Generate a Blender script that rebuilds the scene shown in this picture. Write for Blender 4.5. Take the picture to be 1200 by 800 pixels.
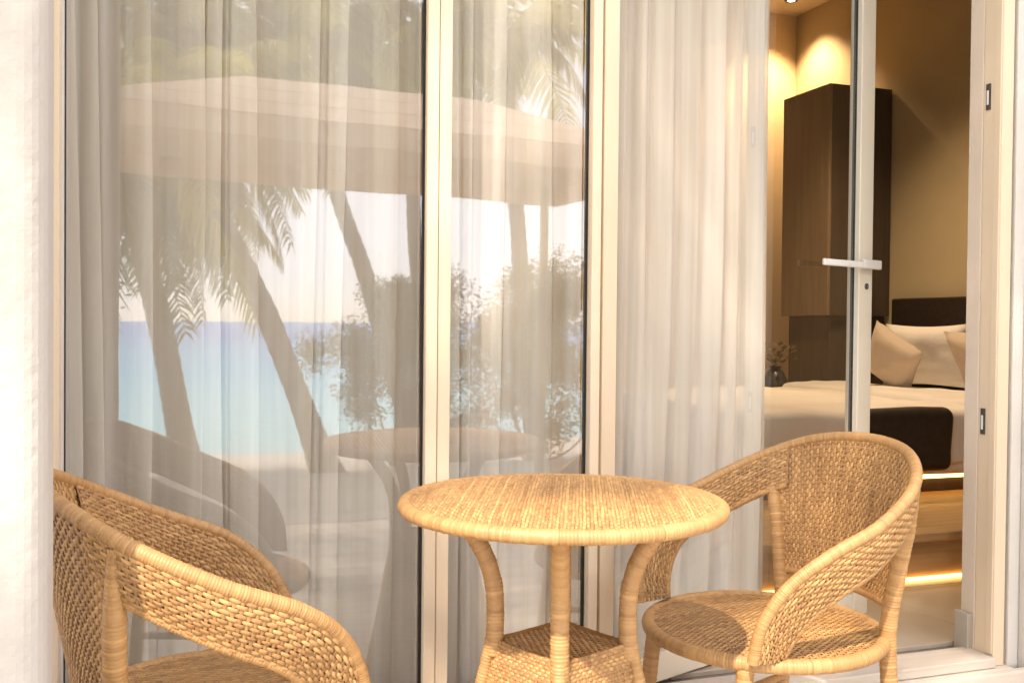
import bpy, bmesh, math, random
import numpy as np
from mathutils import Vector, Matrix, noise
R = math.radians
random.seed(7); rng = np.random.default_rng(7)
scene = bpy.context.scene
COL = scene.collection
for o in list(bpy.data.objects):
    bpy.data.objects.remove(o, do_unlink=True)

# ------------------------------------------------------------------ camera
cam_d = bpy.data.cameras.new('camera'); cam = bpy.data.objects.new('camera', cam_d)
COL.objects.link(cam); scene.camera = cam
cam_d.sensor_width = 36.0; cam_d.lens = 34.5; cam_d.clip_start = 0.05; cam_d.clip_end = 8000
CAM_YAW, CAM_PITCH, CAM_ROLL = 19.0, -0.95, 0.55
cam.location = (0, -2.117, .891)
cam.rotation_euler = (Matrix.Rotation(R(-CAM_YAW), 4, 'Z') @ Matrix.Rotation(R(90 + CAM_PITCH), 4, 'X')
                      @ Matrix.Rotation(R(CAM_ROLL), 4, 'Z')).to_euler()

# ------------------------------------------------------------------ sky and sun
SUN = Vector((-0.42, -0.50, 0.76)).normalized()          # direction towards the sun
w = bpy.data.worlds.new('World'); scene.world = w; w.use_nodes = True
nt = w.node_tree
sky = nt.nodes.new('ShaderNodeTexSky'); sky.sky_type = 'NISHITA'; sky.sun_disc = False
sky.sun_elevation = math.asin(SUN.z); sky.sun_rotation = math.atan2(SUN.x, SUN.y)
sky.dust_density = 0.2; sky.air_density = 1.0; sky.ozone_density = 1.0
bg = nt.nodes['Background']; bg.inputs['Strength'].default_value = 0.15
# thin bright cloud veil over the whole sky
tcw = nt.nodes.new('ShaderNodeTexCoord'); mpw = nt.nodes.new('ShaderNodeMapping'); mpw.inputs['Scale'].default_value = (1, 1, 2.2)
nt.links.new(tcw.outputs['Generated'], mpw.inputs['Vector'])
cn = nt.nodes.new('ShaderNodeTexNoise'); cn.inputs['Scale'].default_value = 2.6; cn.inputs['Detail'].default_value = 7; cn.inputs['Roughness'].default_value = .58
nt.links.new(mpw.outputs[0], cn.inputs['Vector'])
cr_ = nt.nodes.new('ShaderNodeValToRGB'); cr_.color_ramp.elements[0].position = .34; cr_.color_ramp.elements[1].position = .62
cr_.color_ramp.elements[0].color = (.35, .35, .35, 1); cr_.color_ramp.elements[1].color = (.95, .95, .95, 1)
nt.links.new(cn.outputs['Fac'], cr_.inputs['Fac'])
mxw = nt.nodes.new('ShaderNodeMix'); mxw.data_type = 'RGBA'; mxw.inputs['B'].default_value = (8.2, 8.7, 9.4, 1)
nt.links.new(cr_.outputs['Color'], mxw.inputs['Factor']); nt.links.new(sky.outputs[0], mxw.inputs['A'])
nt.links.new(mxw.outputs['Result'], bg.inputs['Color'])
sd = bpy.data.lights.new('sun', 'SUN'); sd.energy = 2.0; sd.angle = R(1.0); sd.color = (1.0, 0.90, 0.76)
sun = bpy.data.objects.new('sun', sd); COL.objects.link(sun)
sun.rotation_euler = SUN.to_track_quat('Z', 'Y').to_euler(); sun.location = (-8, -10, 15)
vs = scene.view_settings
vs.view_transform = 'Standard'; vs.look = 'None'; vs.gamma = 1.0; vs.use_curve_mapping = False
vs.exposure = 1.82
vs.use_white_balance = True; vs.white_balance_temperature = 6850; vs.white_balance_tint = 17
scene.cycles.max_bounces = 6; scene.cycles.transparent_max_bounces = 10
scene.cycles.diffuse_bounces = 3; scene.cycles.glossy_bounces = 4; scene.cycles.transmission_bounces = 6
scene.cycles.use_denoising = True
scene.cycles.use_adaptive_sampling = True; scene.cycles.adaptive_threshold = .02
scene.cycles.caustics_reflective = False; scene.cycles.caustics_refractive = False

# ------------------------------------------------------------------ materials
def srgb(r, g, b):
    f = lambda c: (c/255/12.92) if c/255 <= 0.04045 else ((c/255+0.055)/1.055)**2.4
    return (f(r), f(g), f(b), 1)
def new_mat(name):
    m = bpy.data.materials.new(name); m.use_nodes = True
    n = m.node_tree; b = n.nodes['Principled BSDF']; return m, n, b
def link(n, a, b): n.links.new(a, b)
def mat_noise(name, c1, c2, scale=6.0, rough=0.6, bump=0.0, bscale=60.0, stretch=(1, 1, 1), spec=0.4, detail=4.0, sheen=0.0):
    m, n, b = new_mat(name)
    tc = n.nodes.new('ShaderNodeTexCoord'); mp = n.nodes.new('ShaderNodeMapping')
    mp.inputs['Scale'].default_value = stretch; link(n, tc.outputs['Object'], mp.inputs['Vector'])
    t = n.nodes.new('ShaderNodeTexNoise'); t.inputs['Scale'].default_value = scale; t.inputs['Detail'].default_value = detail
    link(n, mp.outputs[0], t.inputs['Vector'])
    cr = n.nodes.new('ShaderNodeValToRGB'); cr.color_ramp.elements[0].position = 0.3; cr.color_ramp.elements[1].position = 0.7
    cr.color_ramp.elements[0].color = (*c1[:3], 1); cr.color_ramp.elements[1].color = (*c2[:3], 1)
    link(n, t.outputs['Fac'], cr.inputs['Fac']); link(n, cr.outputs[0], b.inputs['Base Color'])
    b.inputs['Roughness'].default_value = rough; b.inputs['Specular IOR Level'].default_value = spec
    if sheen: b.inputs['Sheen Weight'].default_value = sheen
    if bump:
        t2 = n.nodes.new('ShaderNodeTexNoise'); t2.inputs['Scale'].default_value = bscale; t2.inputs['Detail'].default_value = 5
        link(n, mp.outputs[0], t2.inputs['Vector'])
        bp = n.nodes.new('ShaderNodeBump'); bp.inputs['Strength'].default_value = bump; bp.inputs['Distance'].default_value = 0.01
        link(n, t2.outputs['Fac'], bp.inputs['Height']); link(n, bp.outputs[0], b.inputs['Normal'])
    return m
M = {}
M['plaster'] = mat_noise('white_plaster', (.60, .545, .48), (.665, .61, .545), 3, .85, .22, 60)
M['cream'] = mat_noise('cream_paint', (.70, .55, .385), (.745, .59, .42), 2.5, .42, .03, 200, (1, 1, .2))
M['offwhite'] = mat_noise('door_paint', (.79, .70, .565), (.83, .74, .60), 2.5, .38, .03, 200, (1, 1, .2))
M['reveal'] = mat_noise('reveal_plaster', (.64, .52, .41), (.70, .57, .45), 4, .8, .12, 120)
M['gasket'] = mat_noise('black_rubber', (.012, .011, .01), (.02, .018, .016), 20, .5)
M['steel'] = mat_noise('brushed_metal', (.70, .66, .60), (.76, .72, .66), 30, .3)
M['dark_metal'] = mat_noise('dark_metal', (.05, .04, .035), (.09, .075, .06), 60, .45)
M['deck'] = mat_noise('lightened_deck_board', (.50, .43, .35), (.70, .63, .54), 5, .7, .25, 40, (.35, 6, 6))  # boards paled to bounce light onto the curtains and look sunlit
M['tile'] = mat_noise('beige_floor_tile', (.40, .33, .25), (.48, .40, .31), 4, .35, .05, 60)
M['grout'] = mat_noise('grout', (.20, .17, .14), (.25, .21, .17), 30, .9)
M['sand'] = mat_noise('pale_sand', (.66, .58, .47), (.80, .72, .60), 1.2, .95, .4, 12)
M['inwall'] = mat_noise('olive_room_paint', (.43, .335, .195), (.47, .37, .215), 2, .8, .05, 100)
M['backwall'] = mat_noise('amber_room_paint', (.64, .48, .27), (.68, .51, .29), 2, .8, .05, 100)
M['ceil'] = mat_noise('ceiling_paint', (.68, .56, .40), (.72, .60, .43), 2, .9)
M['wood'] = mat_noise('brown_veneer', (.19, .125, .072), (.27, .185, .110), 5, .45, .1, 40, (5, 5, .35))
M['darkwood'] = mat_noise('dark_veneer', (.055, .038, .025), (.080, .057, .038), 5, .45, .1, 40, (5, 5, .35))
M['daiswood'] = mat_noise('dais_wood', (.30, .18, .08), (.42, .26, .12), 5, .45, .1, 40, (.4, 6, 6))
M['leather'] = mat_noise('dark_brown_leather', (.020, .012, .008), (.032, .020, .013), 30, .5, .15, 150)
M['linen'] = mat_noise('white_linen', (.80, .74, .66), (.86, .80, .72), 4, .9, .2, 60, sheen=.2)
M['pillow'] = mat_noise('taupe_pillow_linen', (.56, .45, .34), (.62, .50, .38), 6, .9, .2, 90, sheen=.2)
M['canvas'] = mat_noise('peach_canvas', (.70, .50, .35), (.76, .55, .39), 6, .85, .1, 150)
M['trunk'] = mat_noise('palm_bark', (.16, .115, .08), (.28, .21, .15), 6, .95, .6, 14, (1, 1, 5))
M['peach'] = mat_noise('peach_plaster', (.60, .43, .30), (.66, .48, .34), 3, .85, .15, 90)
M['riser'] = mat_noise('pale_stone', (.56, .47, .37), (.70, .61, .51), 3, .75, .2, 50, (.6, 6, 6))  # streaky mottling put into the colour for dappled sun on the step
M['thatch'] = mat_noise('sun_bleached_shingle', (.66, .48, .34), (.76, .57, .42), 5, .9, .5, 25, (1, 1, 1))
M['pillar_paint'] = mat_noise('toned_down_white_paint', (.435, .40, .36), (.50, .465, .42), 2.2, .85, .35, 45)  # white toned down so the strongly lit pillar does not blow out
M['stone'] = mat_noise('skirting_stone', (.42, .36, .29), (.50, .43, .35), 8, .6, .1, 60)
M['vase'] = mat_noise('dark_ceramic', (.03, .03, .028), (.07, .065, .06), 12, .3)

def leaf_mat(name, c1, c2, trans=0.35):
    m, n, b = new_mat(name)
    oi = n.nodes.new('ShaderNodeObjectInfo'); tc = n.nodes.new('ShaderNodeTexCoord')
    t = n.nodes.new('ShaderNodeTexNoise'); t.inputs['Scale'].default_value = 1.7
    link(n, tc.outputs['Object'], t.inputs['Vector'])
    ad = n.nodes.new('ShaderNodeMath'); ad.operation = 'ADD'; link(n, t.outputs['Fac'], ad.inputs[0])
    ml = n.nodes.new('ShaderNodeMath'); ml.operation = 'MULTIPLY_ADD'; ml.inputs[1].default_value = .5; ml.inputs[2].default_value = -.25
    link(n, oi.outputs['Random'], ml.inputs[0]); link(n, ml.outputs[0], ad.inputs[1])
    cr = n.nodes.new('ShaderNodeValToRGB'); cr.color_ramp.elements[0].position = .3; cr.color_ramp.elements[1].position = .75
    cr.color_ramp.elements[0].color = (*c1, 1); cr.color_ramp.elements[1].color = (*c2, 1)
    link(n, ad.outputs[0], cr.inputs['Fac']); link(n, cr.outputs[0], b.inputs['Base Color'])
    b.inputs['Roughness'].default_value = .5
    tr = n.nodes.new('ShaderNodeBsdfTranslucent'); link(n, cr.outputs[0], tr.inputs['Color'])
    mx = n.nodes.new('ShaderNodeMixShader'); mx.inputs[0].default_value = trans
    link(n, b.outputs[0], mx.inputs[1]); link(n, tr.outputs[0], mx.inputs[2])
    link(n, mx.outputs[0], n.nodes['Material Output'].inputs['Surface']); return m
M['frond'] = leaf_mat('palm_leaflets', (.10, .12, .016), (.58, .52, .07), .62)  # yellow end of the ramp raised to stand in for backlit sun
M['shrub'] = leaf_mat('shrub_leaves', (.07, .12, .02), (.26, .32, .05), .5)
M['dryleaf'] = leaf_mat('dry_leaves', (.10, .07, .03), (.2, .14, .06), .3)

def rattan(name, lo, hi):
    m, n, b = new_mat(name)
    at = n.nodes.new('ShaderNodeAttribute'); at.attribute_name = 'tone'
    tc = n.nodes.new('ShaderNodeTexCoord'); t = n.nodes.new('ShaderNodeTexNoise'); t.inputs['Scale'].default_value = 9; t.inputs['Detail'].default_value = 3
    link(n, tc.outputs['Object'], t.inputs['Vector'])
    ml = n.nodes.new('ShaderNodeMath'); ml.operation = 'MULTIPLY_ADD'; ml.inputs[1].default_value = .5; ml.inputs[2].default_value = -.25
    link(n, t.outputs['Fac'], ml.inputs[0])
    ad = n.nodes.new('ShaderNodeMath'); ad.operation = 'ADD'; link(n, ml.outputs[0], ad.inputs[0]); link(n, at.outputs['Fac'], ad.inputs[1])
    cr = n.nodes.new('ShaderNodeValToRGB'); cr.color_ramp.elements[0].position = 0.0; cr.color_ramp.elements[1].position = 1.0
    cr.color_ramp.elements[0].color = (*lo, 1); cr.color_ramp.elements[1].color = (*hi, 1)
    link(n, ad.outputs[0], cr.inputs['Fac']); link(n, cr.outputs[0], b.inputs['Base Color'])
    b.inputs['Roughness'].default_value = .42; b.inputs['Specular IOR Level'].default_value = .45
    return m
M['rattan'] = rattan('honey_rattan', (.25, .115, .037), (.62, .355, .140))

def glass_mat():
    m = bpy.data.materials.new('window_glass'); m.use_nodes = True; n = m.node_tree; n.nodes.clear()
    out = n.nodes.new('ShaderNodeOutputMaterial'); mx = n.nodes.new('ShaderNodeMixShader')
    tr = n.nodes.new('ShaderNodeBsdfTransparent'); tr.inputs['Color'].default_value = (.95, .95, .94, 1)
    gl = n.nodes.new('ShaderNodeBsdfGlossy'); gl.inputs['Roughness'].default_value = .018; gl.inputs['Color'].default_value = (1, 1, 1, 1)
    tcg = n.nodes.new('ShaderNodeTexCoord'); ng = n.nodes.new('ShaderNodeTexNoise'); ng.inputs['Scale'].default_value = 2.2; ng.inputs['Detail'].default_value = 1
    link(n, tcg.outputs['Object'], ng.inputs['Vector']); bg_ = n.nodes.new('ShaderNodeBump'); bg_.inputs['Strength'].default_value = .05; bg_.inputs['Distance'].default_value = .02
    link(n, ng.outputs['Fac'], bg_.inputs['Height']); link(n, bg_.outputs[0], gl.inputs['Normal'])
    # thin pane reflects the same from both sides: Schlick with |cos|
    ge = n.nodes.new('ShaderNodeNewGeometry'); dt = n.nodes.new('ShaderNodeVectorMath'); dt.operation = 'DOT_PRODUCT'
    link(n, ge.outputs['Incoming'], dt.inputs[0]); link(n, ge.outputs['Normal'], dt.inputs[1])
    def mth(op, a, b):
        k = n.nodes.new('ShaderNodeMath'); k.operation = op
        for i, q in enumerate((a, b)):
            if q is None: continue
            if isinstance(q, (int, float)): k.inputs[i].default_value = q
            else: link(n, q, k.inputs[i])
        return k.outputs[0]
    F0 = .12
    f5 = mth('POWER', mth('SUBTRACT', 1.0, mth('ABSOLUTE', dt.outputs['Value'], None)), 5.0)
    fr = mth('MULTIPLY_ADD', f5, 1-F0); fr.node.inputs[2].default_value = F0
    link(n, fr, mx.inputs[0]); link(n, tr.outputs[0], mx.inputs[1]); link(n, gl.outputs[0], mx.inputs[2])
    link(n, mx.outputs[0], out.inputs['Surface']); return m
M['glass'] = glass_mat()

def sheer_mat():
    m = bpy.data.materials.new('sheer_voile'); m.use_nodes = True; n = m.node_tree; n.nodes.clear()
    out = n.nodes.new('ShaderNodeOutputMaterial')
    tc = n.nodes.new('ShaderNodeTexCoord'); mp = n.nodes.new('ShaderNodeMapping'); mp.inputs['Scale'].default_value = (16, 16, .5)
    link(n, tc.outputs['Object'], mp.inputs['Vector'])
    t = n.nodes.new('ShaderNodeTexNoise'); t.inputs['Scale'].default_value = 2.0; t.inputs['Detail'].default_value = 3
    link(n, mp.outputs[0], t.inputs['Vector'])
    cr = n.nodes.new('ShaderNodeValToRGB'); cr.color_ramp.elements[0].color = (.83, .755, .645, 1); cr.color_ramp.elements[1].color = (.95, .90, .815, 1)
    cr.color_ramp.elements[0].position = .36; cr.color_ramp.elements[1].position = .64
    link(n, t.outputs['Fac'], cr.inputs['Fac'])
    df = n.nodes.new('ShaderNodeBsdfDiffuse'); tl = n.nodes.new('ShaderNodeBsdfTranslucent'); tp = n.nodes.new('ShaderNodeBsdfTransparent')
    link(n, cr.outputs[0], df.inputs['Color']); link(n, cr.outputs[0], tl.inputs['Color'])
    a = n.nodes.new('ShaderNodeMixShader'); a.inputs[0].default_value = .18
    link(n, df.outputs[0], a.inputs[1]); link(n, tl.outputs[0], a.inputs[2])
    b = n.nodes.new('ShaderNodeMixShader'); b.inputs[0].default_value = .34
    link(n, a.outputs[0], b.inputs[1]); link(n, tp.outputs[0], b.inputs[2])
    link(n, b.outputs[0], out.inputs['Surface']); return m
M['sheer'] = sheer_mat()

def emit_mat(name, col, s):
    m, n, b = new_mat(name); b.inputs['Base Color'].default_value = (.8, .7, .5, 1)
    b.inputs['Emission Color'].default_value = (*col, 1); b.inputs['Emission Strength'].default_value = s; return m
M['led'] = emit_mat('warm_led', (1.0, .55, .14), 2.4)
M['lamp'] = emit_mat('downlight_lens', (1.0, .72, .40), 6.0)

def sea_mat():
    m, n, b = new_mat('sea_water')
    tc = n.nodes.new('ShaderNodeTexCoord'); sx = n.nodes.new('ShaderNodeSeparateXYZ'); link(n, tc.outputs['Object'], sx.inputs[0])
    mr = n.nodes.new('ShaderNodeMapRange'); mr.inputs['From Min'].default_value = -17; mr.inputs['From Max'].default_value = -160
    link(n, sx.outputs['Y'], mr.inputs['Value'])
    cr = n.nodes.new('ShaderNodeValToRGB'); e = cr.color_ramp.elements
    e[0].color = (.30, .66, .66, 1); e[1].color = (.03, .20, .52, 1); x = e.new(.22); x.color = (.06, .44, .62, 1)
    link(n, mr.outputs[0], cr.inputs['Fac']); link(n, cr.outputs[0], b.inputs['Base Color'])
    b.inputs['Roughness'].default_value = .3
    t = n.nodes.new('ShaderNodeTexNoise'); t.inputs['Scale'].default_value = 1.2; t.inputs['Detail'].default_value = 4
    link(n, tc.outputs['Object'], t.inputs['Vector'])
    bp = n.nodes.new('ShaderNodeBump'); bp.inputs['Strength'].default_value = 1.0; bp.inputs['Distance'].default_value = .35
    link(n, t.outputs['Fac'], bp.inputs['Height']); link(n, bp.outputs[0], b.inputs['Normal']); return m
M['sea'] = sea_mat()

# ------------------------------------------------------------------ object helpers
def link_obj(name, me, mat=None, parent=None):
    o = bpy.data.objects.new(name, me); COL.objects.link(o)
    if mat is not None and not me.materials: me.materials.append(M[mat])
    if parent is not None: o.parent = parent
    return o
def tag(o, label=None, cat=None, group=None, kind=None):
    if label: o['label'] = label
    if cat: o['category'] = cat
    if group: o['group'] = group
    if kind: o['kind'] = kind
    return o
def empty(name, loc, rz=0.0):
    o = bpy.data.objects.new(name, None); COL.objects.link(o); o.location = loc; o.rotation_euler = (0, 0, rz)
    o.empty_display_size = .1; return o
def copy_tree(o, parent=None):
    c = o.copy(); COL.objects.link(c); c.parent = parent
    for ch in list(o.children): copy_tree(ch, c)
    return c
def smooth(me):
    me.polygons.foreach_set('use_smooth', [True]*len(me.polygons))
def np_mesh(name, V, F, tone=None, sm=True):
    V = np.asarray(V, dtype=np.float32).reshape(-1, 3); F = np.asarray(F, dtype=np.int32)
    me = bpy.data.meshes.new(name); k = F.shape[1]
    me.vertices.add(len(V)); me.vertices.foreach_set('co', V.ravel())
    me.loops.add(F.size); me.loops.foreach_set('vertex_index', F.ravel())
    me.polygons.add(len(F)); me.polygons.foreach_set('loop_start', np.arange(0, F.size, k, dtype=np.int32))
    me.polygons.foreach_set('loop_total', np.full(len(F), k, dtype=np.int32))
    if sm: me.polygons.foreach_set('use_smooth', np.ones(len(F), dtype=bool))
    if tone is not None:
        a = me.attributes.new('tone', 'FLOAT', 'POINT'); a.data.foreach_set('value', np.asarray(tone, dtype=np.float32).ravel())
    me.update(calc_edges=True); me.validate(); return me
def grid_faces(nu, nv, off=0, wrap=False):
    i = np.arange(nu-1)[:, None]; j = np.arange(nv if wrap else nv-1)[None, :]; j2 = (j+1) % nv
    a = i*nv+j; b = i*nv+j2; c = (i+1)*nv+j2; d = (i+1)*nv+j
    return np.stack([a+0*d, b+0*d, c+0*d, d], -1).reshape(-1, 4)+off
def box_mesh(name, x0, x1, y0, y1, z0, z1, bev=0.003, seg=2):
    bm = bmesh.new(); bmesh.ops.create_cube(bm, size=1)
    for v in bm.verts:
        v.co = Vector(((x0+x1)/2+v.co.x*(x1-x0), (y0+y1)/2+v.co.y*(y1-y0), (z0+z1)/2+v.co.z*(z1-z0)))
    if bev: bmesh.ops.bevel(bm, geom=bm.edges[:], offset=bev, segments=seg, affect='EDGES', profile=.5)
    me = bpy.data.meshes.new(name); bm.to_mesh(me); bm.free(); return me
def box(name, x0, x1, y0, y1, z0, z1, mat, parent=None, bev=0.003, seg=2):
    return link_obj(name, box_mesh(name, x0, x1, y0, y1, z0, z1, bev, seg), mat, parent)
def frames(P):
    T = np.gradient(P, axis=0); T /= np.linalg.norm(T, axis=1)[:, None]+1e-12
    ref = np.array([0, 0, 1.]) if abs(T[0, 2]) < .9 else np.array([1., 0, 0])
    A = np.zeros_like(P); a = np.cross(ref, T[0]); a /= np.linalg.norm(a)
    for i in range(len(P)):
        a = a-T[i]*np.dot(a, T[i]); a /= np.linalg.norm(a); A[i] = a
    return T, A, np.cross(T, A)
def catmull(pts, n=40):
    p = np.array(pts, float); p = np.vstack([2*p[0]-p[1], p, 2*p[-1]-p[-2]]); out = []
    for i in range(1, len(p)-2):
        t = np.linspace(0, 1, n, endpoint=False)[:, None]; a, b, c, d = p[i-1:i+3]
        out.append(.5*((2*b)+(c-a)*t+(2*a-5*b+4*c-d)*t*t+(3*b-a-3*c+d)*t**3))
    out.append(p[-2][None]); return np.vstack(out)
def resample(P, step=None, n=None):
    d = np.r_[0, np.cumsum(np.linalg.norm(np.diff(P, axis=0), axis=1))]
    if n is None: n = max(2, int(round(d[-1]/step))+1)
    s = np.linspace(0, d[-1], n); return np.stack([np.interp(s, d, P[:, k]) for k in range(3)], 1), s
def tube_data(P, rad, nr=12, off=0, closed=False):
    T, A, B = frames(P); th = np.linspace(0, 2*np.pi, nr, endpoint=False)
    rad = np.broadcast_to(np.asarray(rad, float).reshape(-1, 1), (len(P), nr))
    V = P[:, None]+rad[..., None]*(np.cos(th)[None, :, None]*A[:, None]+np.sin(th)[None, :, None]*B[:, None])
    return V.reshape(-1, 3), grid_faces(len(P), nr, off, True)
def wrapped_tube(path, r, pitch=.006, amp=.0016, nr=12, taper=None, pinch=True):
    """a pole wound with flat rattan: every turn a separate raised rib"""
    P, s = resample(np.asarray(path, float), step=pitch/4)
    turn = np.floor(s/pitch).astype(int); f = s/pitch-turn
    prof = np.sqrt(np.clip(1-(2*f-1)**2, 0, 1)); jit = rng.uniform(-.35, .35, turn.max()+2)[turn]
    rad = r-amp+amp*prof*(1+jit)
    if taper is not None: rad = rad*np.interp(s/s[-1], taper[0], taper[1])
    V, F = tube_data(P, rad, nr)
    tone = np.repeat(np.clip(.55+rng.normal(0, .085, turn.max()+2)[turn], 0, 1), nr)
    return V, F, tone
def ribbon(C, S, N, hw, h, tk, tone):
    """one flat rattan strand: centre line C, side S, normal N, height h, thickness tk"""
    m = len(C); off = np.array([-1, -.62, .62, 1]); dr = np.array([-.75, -.08, -.08, -.75])*tk
    V = C[:, None]+S[:, None]*(off*hw)[None, :, None]+N[:, None]*(h[:, None]+dr[None])[..., None]
    return V.reshape(-1, 3), grid_faces(m, 4), np.repeat(tone, 4)
def over_wave(q, row, bias=.45):
    return np.clip(np.cos(np.pi*(q+row))*1.45+bias, -1, 1)
def strand_tone(q, row):
    d = np.floor((q+row+1)/2); a_ = np.sin(row*12.9898+d*78.233)*43758.5453; b_ = np.sin(row*7.13)*917.3
    return .22+.46*(a_-np.floor(a_))+.22*(b_-np.floor(b_))
def woven_sheet(P, pr, ps, A, sgn=1, bias=.45, fill=.475, stake_w=.0030):
    """open weave on the surface P[nu,nv,3]: strands along u dive over and under stakes along v, with real gaps"""
    nu, nv, _ = P.shape
    su = np.r_[0, np.cumsum(np.linalg.norm(np.diff(P[:, nv//2], axis=0), axis=1))]
    sv = np.r_[0, np.cumsum(np.linalg.norm(np.diff(P[nu//2], axis=0), axis=1))]
    du = np.gradient(P, axis=0); dv = np.gradient(P, axis=1)
    N = np.cross(du, dv); N /= np.linalg.norm(N, axis=2)[..., None]+1e-12; N = N*sgn
    def at(G, iu, iv):
        i0 = np.clip(np.floor(iu).astype(int), 0, nu-2); j0 = np.clip(np.floor(iv).astype(int), 0, nv-2); a_ = (iu-i0)[:, None]; b_ = (iv-j0)[:, None]
        return G[i0, j0]*(1-a_)*(1-b_)+G[i0+1, j0]*a_*(1-b_)+G[i0, j0+1]*(1-a_)*b_+G[i0+1, j0+1]*a_*b_
    unit = lambda X: X/(np.linalg.norm(X, axis=1)[:, None]+1e-12)
    out = []; LU, LV = su[-1], sv[-1]
    rows = max(1, int(round(LV/pr))); ks = int(LU/ps); m = max(8, int(LU/(ps/5)))
    sl = np.linspace(0, LU, m); iu = np.interp(sl, su, np.arange(nu)); q = sl/ps
    for r_ in range(rows):
        jp = rng.uniform(0, 6.28, 3); ja = rng.uniform(.75, 1.2)
        iv = np.interp((r_+.5+.09*np.sin(sl*31+jp[0])+.06*np.sin(sl*83+jp[1]))/rows*LV, sv, np.arange(nv))
        C = at(P, iu, iv); D = at(dv, iu, iv); W_ = np.linalg.norm(D, axis=1)*(nv-1)/rows
        out.append(ribbon(C, unit(D)*W_[:, None]/pr, at(N, iu, iv), fill*pr*rng.uniform(.86, 1.06), A*ja*over_wave(q+.10*np.sin(sl*47+jp[2]), r_, bias), A*.9, np.clip(strand_tone(q, r_)+rng.normal(0, .10), 0, 1)))
    mv = rows*3+1; vl = np.linspace(0, LV, mv); ivs = np.interp(vl, sv, np.arange(nv))
    for k in range(ks+1):
        iuk = np.full(mv, np.interp(k*ps, su, np.arange(nu)))
        out.append(ribbon(at(P, iuk, ivs), unit(at(du, iuk, ivs)), at(N, iuk, ivs), stake_w, np.zeros(mv), A*.7, np.full(mv, .25+.25*((k*.618) % 1))))
    return combine(out)
def core_sheet(P):
    P = P[::4, ::4] if P.shape[1] > 60 else P[::4, ::3]
    return P.reshape(-1, 3), grid_faces(P.shape[0], P.shape[1]), np.full(P.shape[0]*P.shape[1], .30)
def woven_disc(Rd, zf, pr, ps, A, bias=.5, fill=.44, stake_w=.0026):
    out = []; n = int(2*Rd/pr)
    for r_ in range(n):
        y = -Rd+(r_+.5)*2*Rd/n; hx = math.sqrt(max(0, Rd*Rd-y*y))
        if hx < .01: continue
        x = np.linspace(-hx, hx, max(6, int(2*hx/(ps/5)))); q = (x+5)/ps; m = len(x)
        jp = rng.uniform(0, 6.28, 2); y = y+.10*pr*np.sin(x*37+jp[0])+.05*pr*np.sin(x*90+jp[1]); C = np.stack([x, y, zf(np.minimum(1, np.sqrt(x*x+y*y)/Rd))], 1); S_ = np.tile([0, 1., 0], (m, 1)); N_ = np.tile([0, 0, 1.], (m, 1))
        out.append(ribbon(C, S_, N_, fill*pr*rng.uniform(.84, 1.05), A*rng.uniform(.75, 1.3)*over_wave(q, r_, bias), A*.9, np.clip(strand_tone(q, r_)+rng.normal(0, .11), 0, 1)))
    k0 = math.ceil((5-Rd)/ps); k1 = int((5+Rd)/ps)
    for k in range(k0, k1+1):
        x = k*ps-5; hy = math.sqrt(max(0, Rd*Rd-x*x))
        if hy < .01: continue
        y = np.linspace(-hy, hy, max(4, int(2*hy/.008))); m = len(y)
        C = np.stack([np.full(m, x), y, zf(np.sqrt(x*x+y*y)/Rd)], 1)
        out.append(ribbon(C, np.tile([1., 0, 0], (m, 1)), np.tile([0, 0, 1.], (m, 1)), stake_w, np.zeros(m), A*.7, np.full(m, .3+.25*((k*.618) % 1))))
    return combine(out)
def combine(parts):
    V, F, T, o = [], [], [], 0
    for v, f, t in parts:
        V.append(v); F.append(f+o); T.append(t); o += len(v)
    return np.vstack(V), np.vstack(F), np.concatenate(T)
def part(name, data, parent, mat='rattan'):
    V, F, T = data; return link_obj(name, np_mesh(name, V, F, T), mat, parent)

# ------------------------------------------------------------------ outdoor ground
def ground_z(y):
    return float(np.interp(-y, [0, 3.3, 4.0, 17.5, 30], [-.21, -.21, -.38, -1.67, -3.15]))
ys = np.r_[np.linspace(6, -3.3, 10), np.linspace(-3.6, -30, 54)]; xs = np.linspace(-90, 90, 91)
V = [(x, y, ground_z(y)+(.05*noise.noise((x*.35, y*.35, 0)) if y < -4 else 0)+(.9*math.sin(x*.035)*.4 if y < -16 else 0)) for y in ys for x in xs]
beach = link_obj('beach', np_mesh('beach', V, grid_faces(len(ys), len(xs))), 'sand'); tag(beach, 'pale sand beach', kind='structure')
sea = link_obj('sea', np_mesh('sea', [(-3500, -15, -1.65), (3500, -15, -1.65), (3500, -4500, -1.65), (-3500, -4500, -1.65)], [[3, 2, 1, 0]]), 'sea'); tag(sea, kind='structure')
land = link_obj('ground', np_mesh('ground', [(-3500, -15.5, -1.75), (3500, -15.5, -1.75), (3500, 600, -.45), (-3500, 600, -.45)], [[0, 1, 2, 3]]), 'sand'); tag(land, kind='structure')

# terrace deck of boards running along the facade
terr = box('terrace', -3.2, 6.2, -3.2, -.06, -.27, -.181, 'grout', None, 0); tag(terr, kind='structure')
bm_mesh = [box_mesh('deck_board', 0, L, 0, .136, -.022, 0, .003, 1) for L in (3.1, 3.1, 3.1)]
for me in bm_mesh: me.materials.append(M['deck'])
k = 0
for r_ in range(21):
    y0 = -.205-r_*.142
    for c in range(3):
        xo = -3.15+c*3.105+(0 if r_ % 2 else -.0)
        o = bpy.data.objects.new('deck_board', bm_mesh[k % 3]); COL.objects.link(o); o.parent = terr
        o.location = (xo, y0, -.155+random.uniform(-.0012, .0012)); k += 1

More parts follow.
